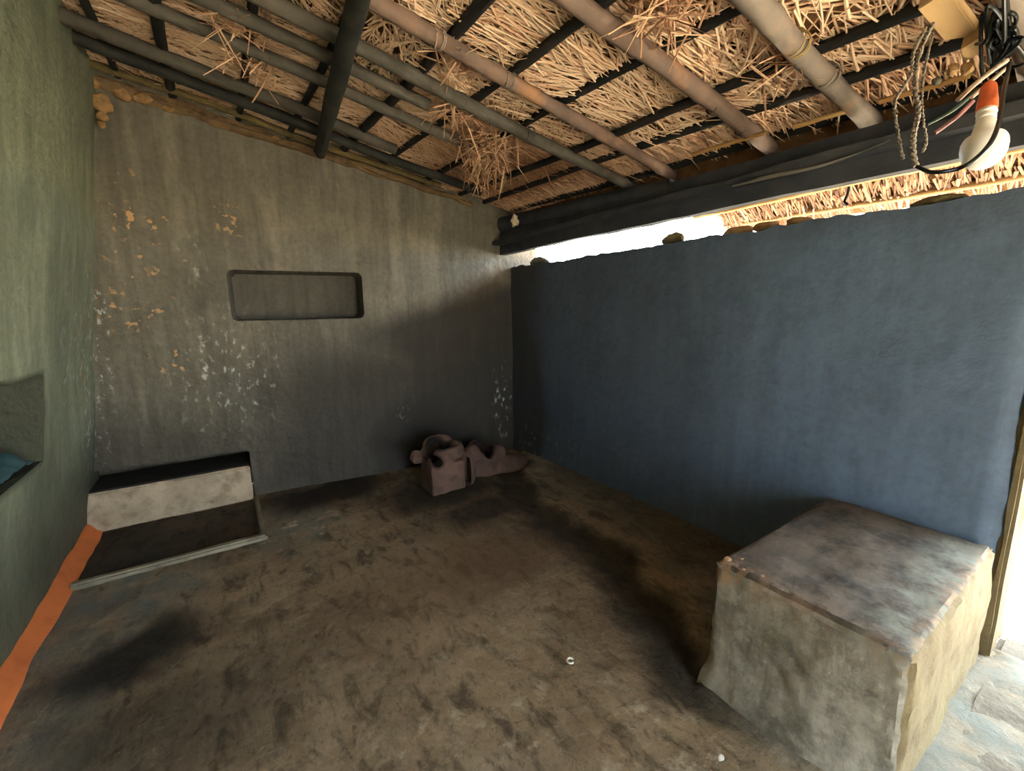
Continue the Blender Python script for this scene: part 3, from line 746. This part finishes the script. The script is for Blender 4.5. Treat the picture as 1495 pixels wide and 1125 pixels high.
stove_part('side_hearth',
    [('cyl', (1.93, 3.44, 0.10), (0.20, 0.18, 0.22)), ('ball', (1.77, 3.36, 0.20), (0.085, 0.08, 0.10)), ('ball', (2.06, 3.38, 0.17), (0.08, 0.07, 0.07)), ('ball', (1.94, 3.58, 0.19), (0.10, 0.07, 0.07)), ('ball', (2.16, 3.36, 0.03), (0.22, 0.14, 0.10))],
    [('cyl', (1.93, 3.44, 0.22), (0.115, 0.11, 0.34)), ('ball', (1.92, 3.28, 0.24), (0.065, 0.15, 0.09))], M_stove, 9, (1.93, 3.44, 0, 0))
b = lump('ash_bed', (1.46, 3.36, 0.07), (0.14, 0.14, 0.05), M_stove_in, None, 3, 0.2); rel(b, stove)
b = lump('ash_bed', (1.93, 3.42, 0.05), (0.13, 0.13, 0.04), M_stove_in, None, 4, 0.2); rel(b, stove)

# ------------------------------------------------------------------ things hanging from the roof by the door
def at(px, py, t):
    r = Rm @ Vector((px - 747.5, py - 562.5, 634.37)); return Vector((0, 0, 1.5)) + r * (t / 634.37)
bulb = empty('light_bulb', at(1443, 128, 1.16)); tag(bulb, 'white bulb with a flat dome in an orange holder hanging on black cable', 'bulb')
ax = (at(1443, 128, 1.16) - at(1433, 250, 1.13)).normalized()
bulb.rotation_euler = ax.to_track_quat('Z', 'Y').to_euler()
lathe('lamp_holder', [(0.002, 0.015), (0.010, 0.013), (0.0155, 0.004), (0.0172, -0.006), (0.018, -0.016), (0.0205, -0.034), (0.021, -0.050), (0.019, -0.056)], M_orange_plastic, bulb)
lathe('bulb_cap', [(0.013, -0.046), (0.0195, -0.054), (0.0205, -0.060), (0.0165, -0.063), (0.0165, -0.066), (0.0195, -0.068), (0.0195, -0.073), (0.0165, -0.075), (0.0205, -0.082), (0.0225, -0.094), (0.026, -0.106), (0.031, -0.117), (0.0325, -0.120), (0.03, -0.121)], M_white, bulb)
lathe('globe', [(0.030, -0.1185), (0.041, -0.121), (0.0445, -0.128), (0.0455, -0.140), (0.044, -0.152), (0.039, -0.165), (0.029, -0.175), (0.015, -0.180), (0.002, -0.181)], M_globe, bulb)
def cord(name, pts, r, mat, lab, cat, grp=None, twist=0):
    path = catmull(pts, 8)
    if not twist: o = tube(name, path, r, mat, None, 8, 3, 0.2)
    else:
        V, F = [], []
        for s in (0, 1):
            q = []
            L = 0
            for i, p in enumerate(path):
                if i: L += (p - path[i - 1]).length
                a = L * twist + s * math.pi
                q.append(p + Vector((math.cos(a), math.sin(a), 0)) * r * 0.75)
            v, f = tube_data(q, r * 0.72, 6); b = len(V); V += v; F += [tuple(i + b for i in x) for x in f]
        o = link(name, mesh(name, V, F, 60), mat)
    return tag(o, lab, cat, grp)
cord('twisted_cord', [at(1362, 34, 1.30), at(1348, 62, 1.28), at(1338, 95, 1.25), at(1336, 130, 1.22), at(1341, 160, 1.2), at(1334, 195, 1.2), at(1333, 222, 1.2), at(1337, 243, 1.2)], 0.0056, M_cord, 'frayed grey twisted cord hanging down longest beside the board', 'cord', None, 190)
cord('twisted_cord', [at(1352, 40, 1.34), at(1334, 75, 1.33), at(1330, 105, 1.33), at(1318, 128, 1.33), at(1306, 150, 1.33), at(1310, 190, 1.33), at(1318, 232, 1.33)], 0.0042, M_cord, 'thin grey cord dangling on the beam side of the thicker cord', 'cord', None, 210)
cord('twisted_cord', [at(1362, 48, 1.36), at(1352, 90, 1.36), at(1346, 130, 1.36), at(1347, 170, 1.36), at(1352, 205, 1.36), at(1347, 222, 1.36)], 0.0036, M_cord, 'thinnest grey cord hanging just behind the longest frayed cord', 'cord', None, 210)
cord('black_cable', [at(1474, 92, 1.20), at(1468, 120, 1.14), at(1463, 150, 1.10), at(1457, 182, 1.06), at(1446, 208, 1.045), at(1426, 230, 1.045), at(1404, 244, 1.06), at(1380, 250, 1.12), at(1358, 251, 1.16), at(1338, 243, 1.19)], 0.0048, M_black, 'black cable looping across the front of the white bulb', 'cable')
cord('reed', [at(1470, 88, 1.24), at(1448, 103, 1.23), at(1424, 122, 1.22), at(1398, 146, 1.22)], 0.0055, M_reed, 'pale split reed sticking out above the orange bulb holder', 'reed')
cord('reed', [at(1468, 100, 1.25), at(1440, 124, 1.24), at(1418, 142, 1.24)], 0.0048, M_reed, 'shorter pale reed just under the longer one above the bulb', 'reed')
cord('wire', [at(1428, 130, 1.25), at(1395, 158, 1.25), at(1372, 172, 1.25), at(1353, 182, 1.25)], 0.0042, M_green, 'dull green wire end pointing away from the bulb holder', 'wire')
cord('stick', [at(1420, 148, 1.24), at(1400, 168, 1.23), at(1382, 182, 1.22), at(1364, 195, 1.22)], 0.0052, M_pink, 'pinkish stick end pointing down beside the green wire', 'stick')
# board and block end wedged under the thatch
def slab(name, corners, thick, mat, lab):
    P = [Vector(c) for c in corners]; n = (P[1] - P[0]).cross(P[3] - P[0]).normalized()
    if n.z < 0: n = -n
    bm = bmesh.new(); a = [bm.verts.new(p) for p in P]; b = [bm.verts.new(p + n * thick) for p in P]
    bm.faces.new(a); bm.faces.new(b[::-1])
    for i in range(4): bm.faces.new((a[i], b[i], b[(i + 1) % 4], a[(i + 1) % 4]))
    bmesh.ops.recalc_face_normals(bm, faces=bm.faces); bmesh.ops.bevel(bm, geom=bm.edges[:], offset=0.003, segments=2, affect='EDGES')
    me = bpy.data.meshes.new(name); bm.to_mesh(me); bm.free()
    return tag(link(name, me, mat), lab, 'board')
def onr(px, py, dz):
    r = Rm @ Vector((px - 747.5, py - 562.5, 634.37)); o = Vector((0, 0, 1.5))
    t = (2.30 + dz + 0.48 - 1.5) / (r.z + 0.2 * r.x - 0.035 * r.y)
    return o + r * t
slab('board', [onr(1339, 14, -0.05), onr(1382, -14, -0.05), onr(1432, 52, -0.05), onr(1378, 60, -0.05)], 0.03, M_board, 'clean yellowish board wedged flat under the thatch beside the hanging cords')
slab('board_offcut', [onr(1402, 72, -0.08), onr(1434, 50, -0.08), onr(1444, 72, -0.08), onr(1406, 92, -0.08)], 0.05, M_board, 'small yellowish board offcut below the end of the larger board')
# small pale chips under the offcut
for i, (px, py, s, lab) in enumerate(((1391, 101, 0.020, 'pale cream chip caught under the board offcut, nearer the cords'), (1412, 100, 0.022, 'pale cream chip caught under the board offcut, nearer the bulb'), (1367, 118, 0.016, 'small grey chip stuck between cord and board offcut'))):
    o = lump('chip', onr(px, py, -0.10), (s, s * 0.8, s * 0.9), M_clod if i < 2 else M_sill, None, 200 + i, 0.4); tag(o, lab, 'chip')
# tangle of black cable: one knotted length
pts = []
for i in range(60):
    c = onr(1462 + rnd.gauss(0, 15), 56 + rnd.gauss(0, 24), -0.125 + rnd.gauss(0, 0.02))
    pts.append(c)
cord('cable_tangle', pts, 0.0048, M_black, 'knotted tangle of black cable under the thatch above the bulb', 'cable')

# ------------------------------------------------------------------ small things
o = lump('crumpled_rag', (2.285, 3.37, 2.275), (0.032, 0.03, 0.05), M_rag, None, 8, 0.55, 3); tag(o, 'small crumpled pale rag stuffed at the beam end in the far corner', 'rag')
# teal cloth in the left niche
V, F = [], []
nu, nv = 26, 18
for i in range(nu):
    for j in range(nv):
        u, v = i / (nu - 1), j / (nv - 1)
        x = -1.02 + 0.20 * v; y = 2.25 + 0.70 * u
        e = min(1, 5 * min(u, 1 - u)) * min(1, 4 * min(v + 0.05, 1.05 - v))
        V.append((x + 0.02 * nz((u * 3, v * 3, 4)), y, 0.815 + e * (0.03 + 0.13 * abs(nz((u * 7, v * 2.2, 1))) + 0.04 * abs(nz((u * 13, v * 5, 2))))))
F = [(i * nv + j, (i + 1) * nv + j, (i + 1) * nv + j + 1, i * nv + j + 1) for i in range(nu - 1) for j in range(nv - 1)]
o = link('folded_cloth', mesh('folded_cloth', V, F, None), M_teal); o.data.polygons.foreach_set('use_smooth', [True] * len(o.data.polygons))
md = o.modifiers.new('thick', 'SOLIDIFY'); md.thickness = 0.006
tag(o, 'rumpled dark teal cloth lying in the niche of the green-grey wall', 'cloth')
# bits on the floor
bm = bmesh.new()
V, F = tube_data([Vector((0.014 * math.cos(a), 0.014 * math.sin(a), 0.004)) for a in [2 * math.pi * k / 22 * 0.8 for k in range(23)]], 0.004, 6)
o = link('plastic_ring', mesh('plastic_ring', V, F, 60), M_white); o.location = (1.09, 1.23, 0.012)
tag(o, 'tiny white broken plastic ring lying on the open floor', 'ring')
o = lump('pebble', (1.235, 0.64, 0.012), (0.014, 0.011, 0.008), M_white, None, 3, 0.3); tag(o, 'small whitish pebble on the floor in front of the mud block', 'pebble')
path = [Vector((2.47, 0.905, 2.03)), Vector((2.475, 0.91, 1.995)), Vector((2.465, 0.915, 1.965)), Vector((2.455, 0.90, 1.95))]
o = tube('nail', catmull(path, 4), 0.006, M_black, None, 8); tag(o, 'bent black nail sticking down from the beam into the gap', 'nail')
bpy.context.view_layer.update()
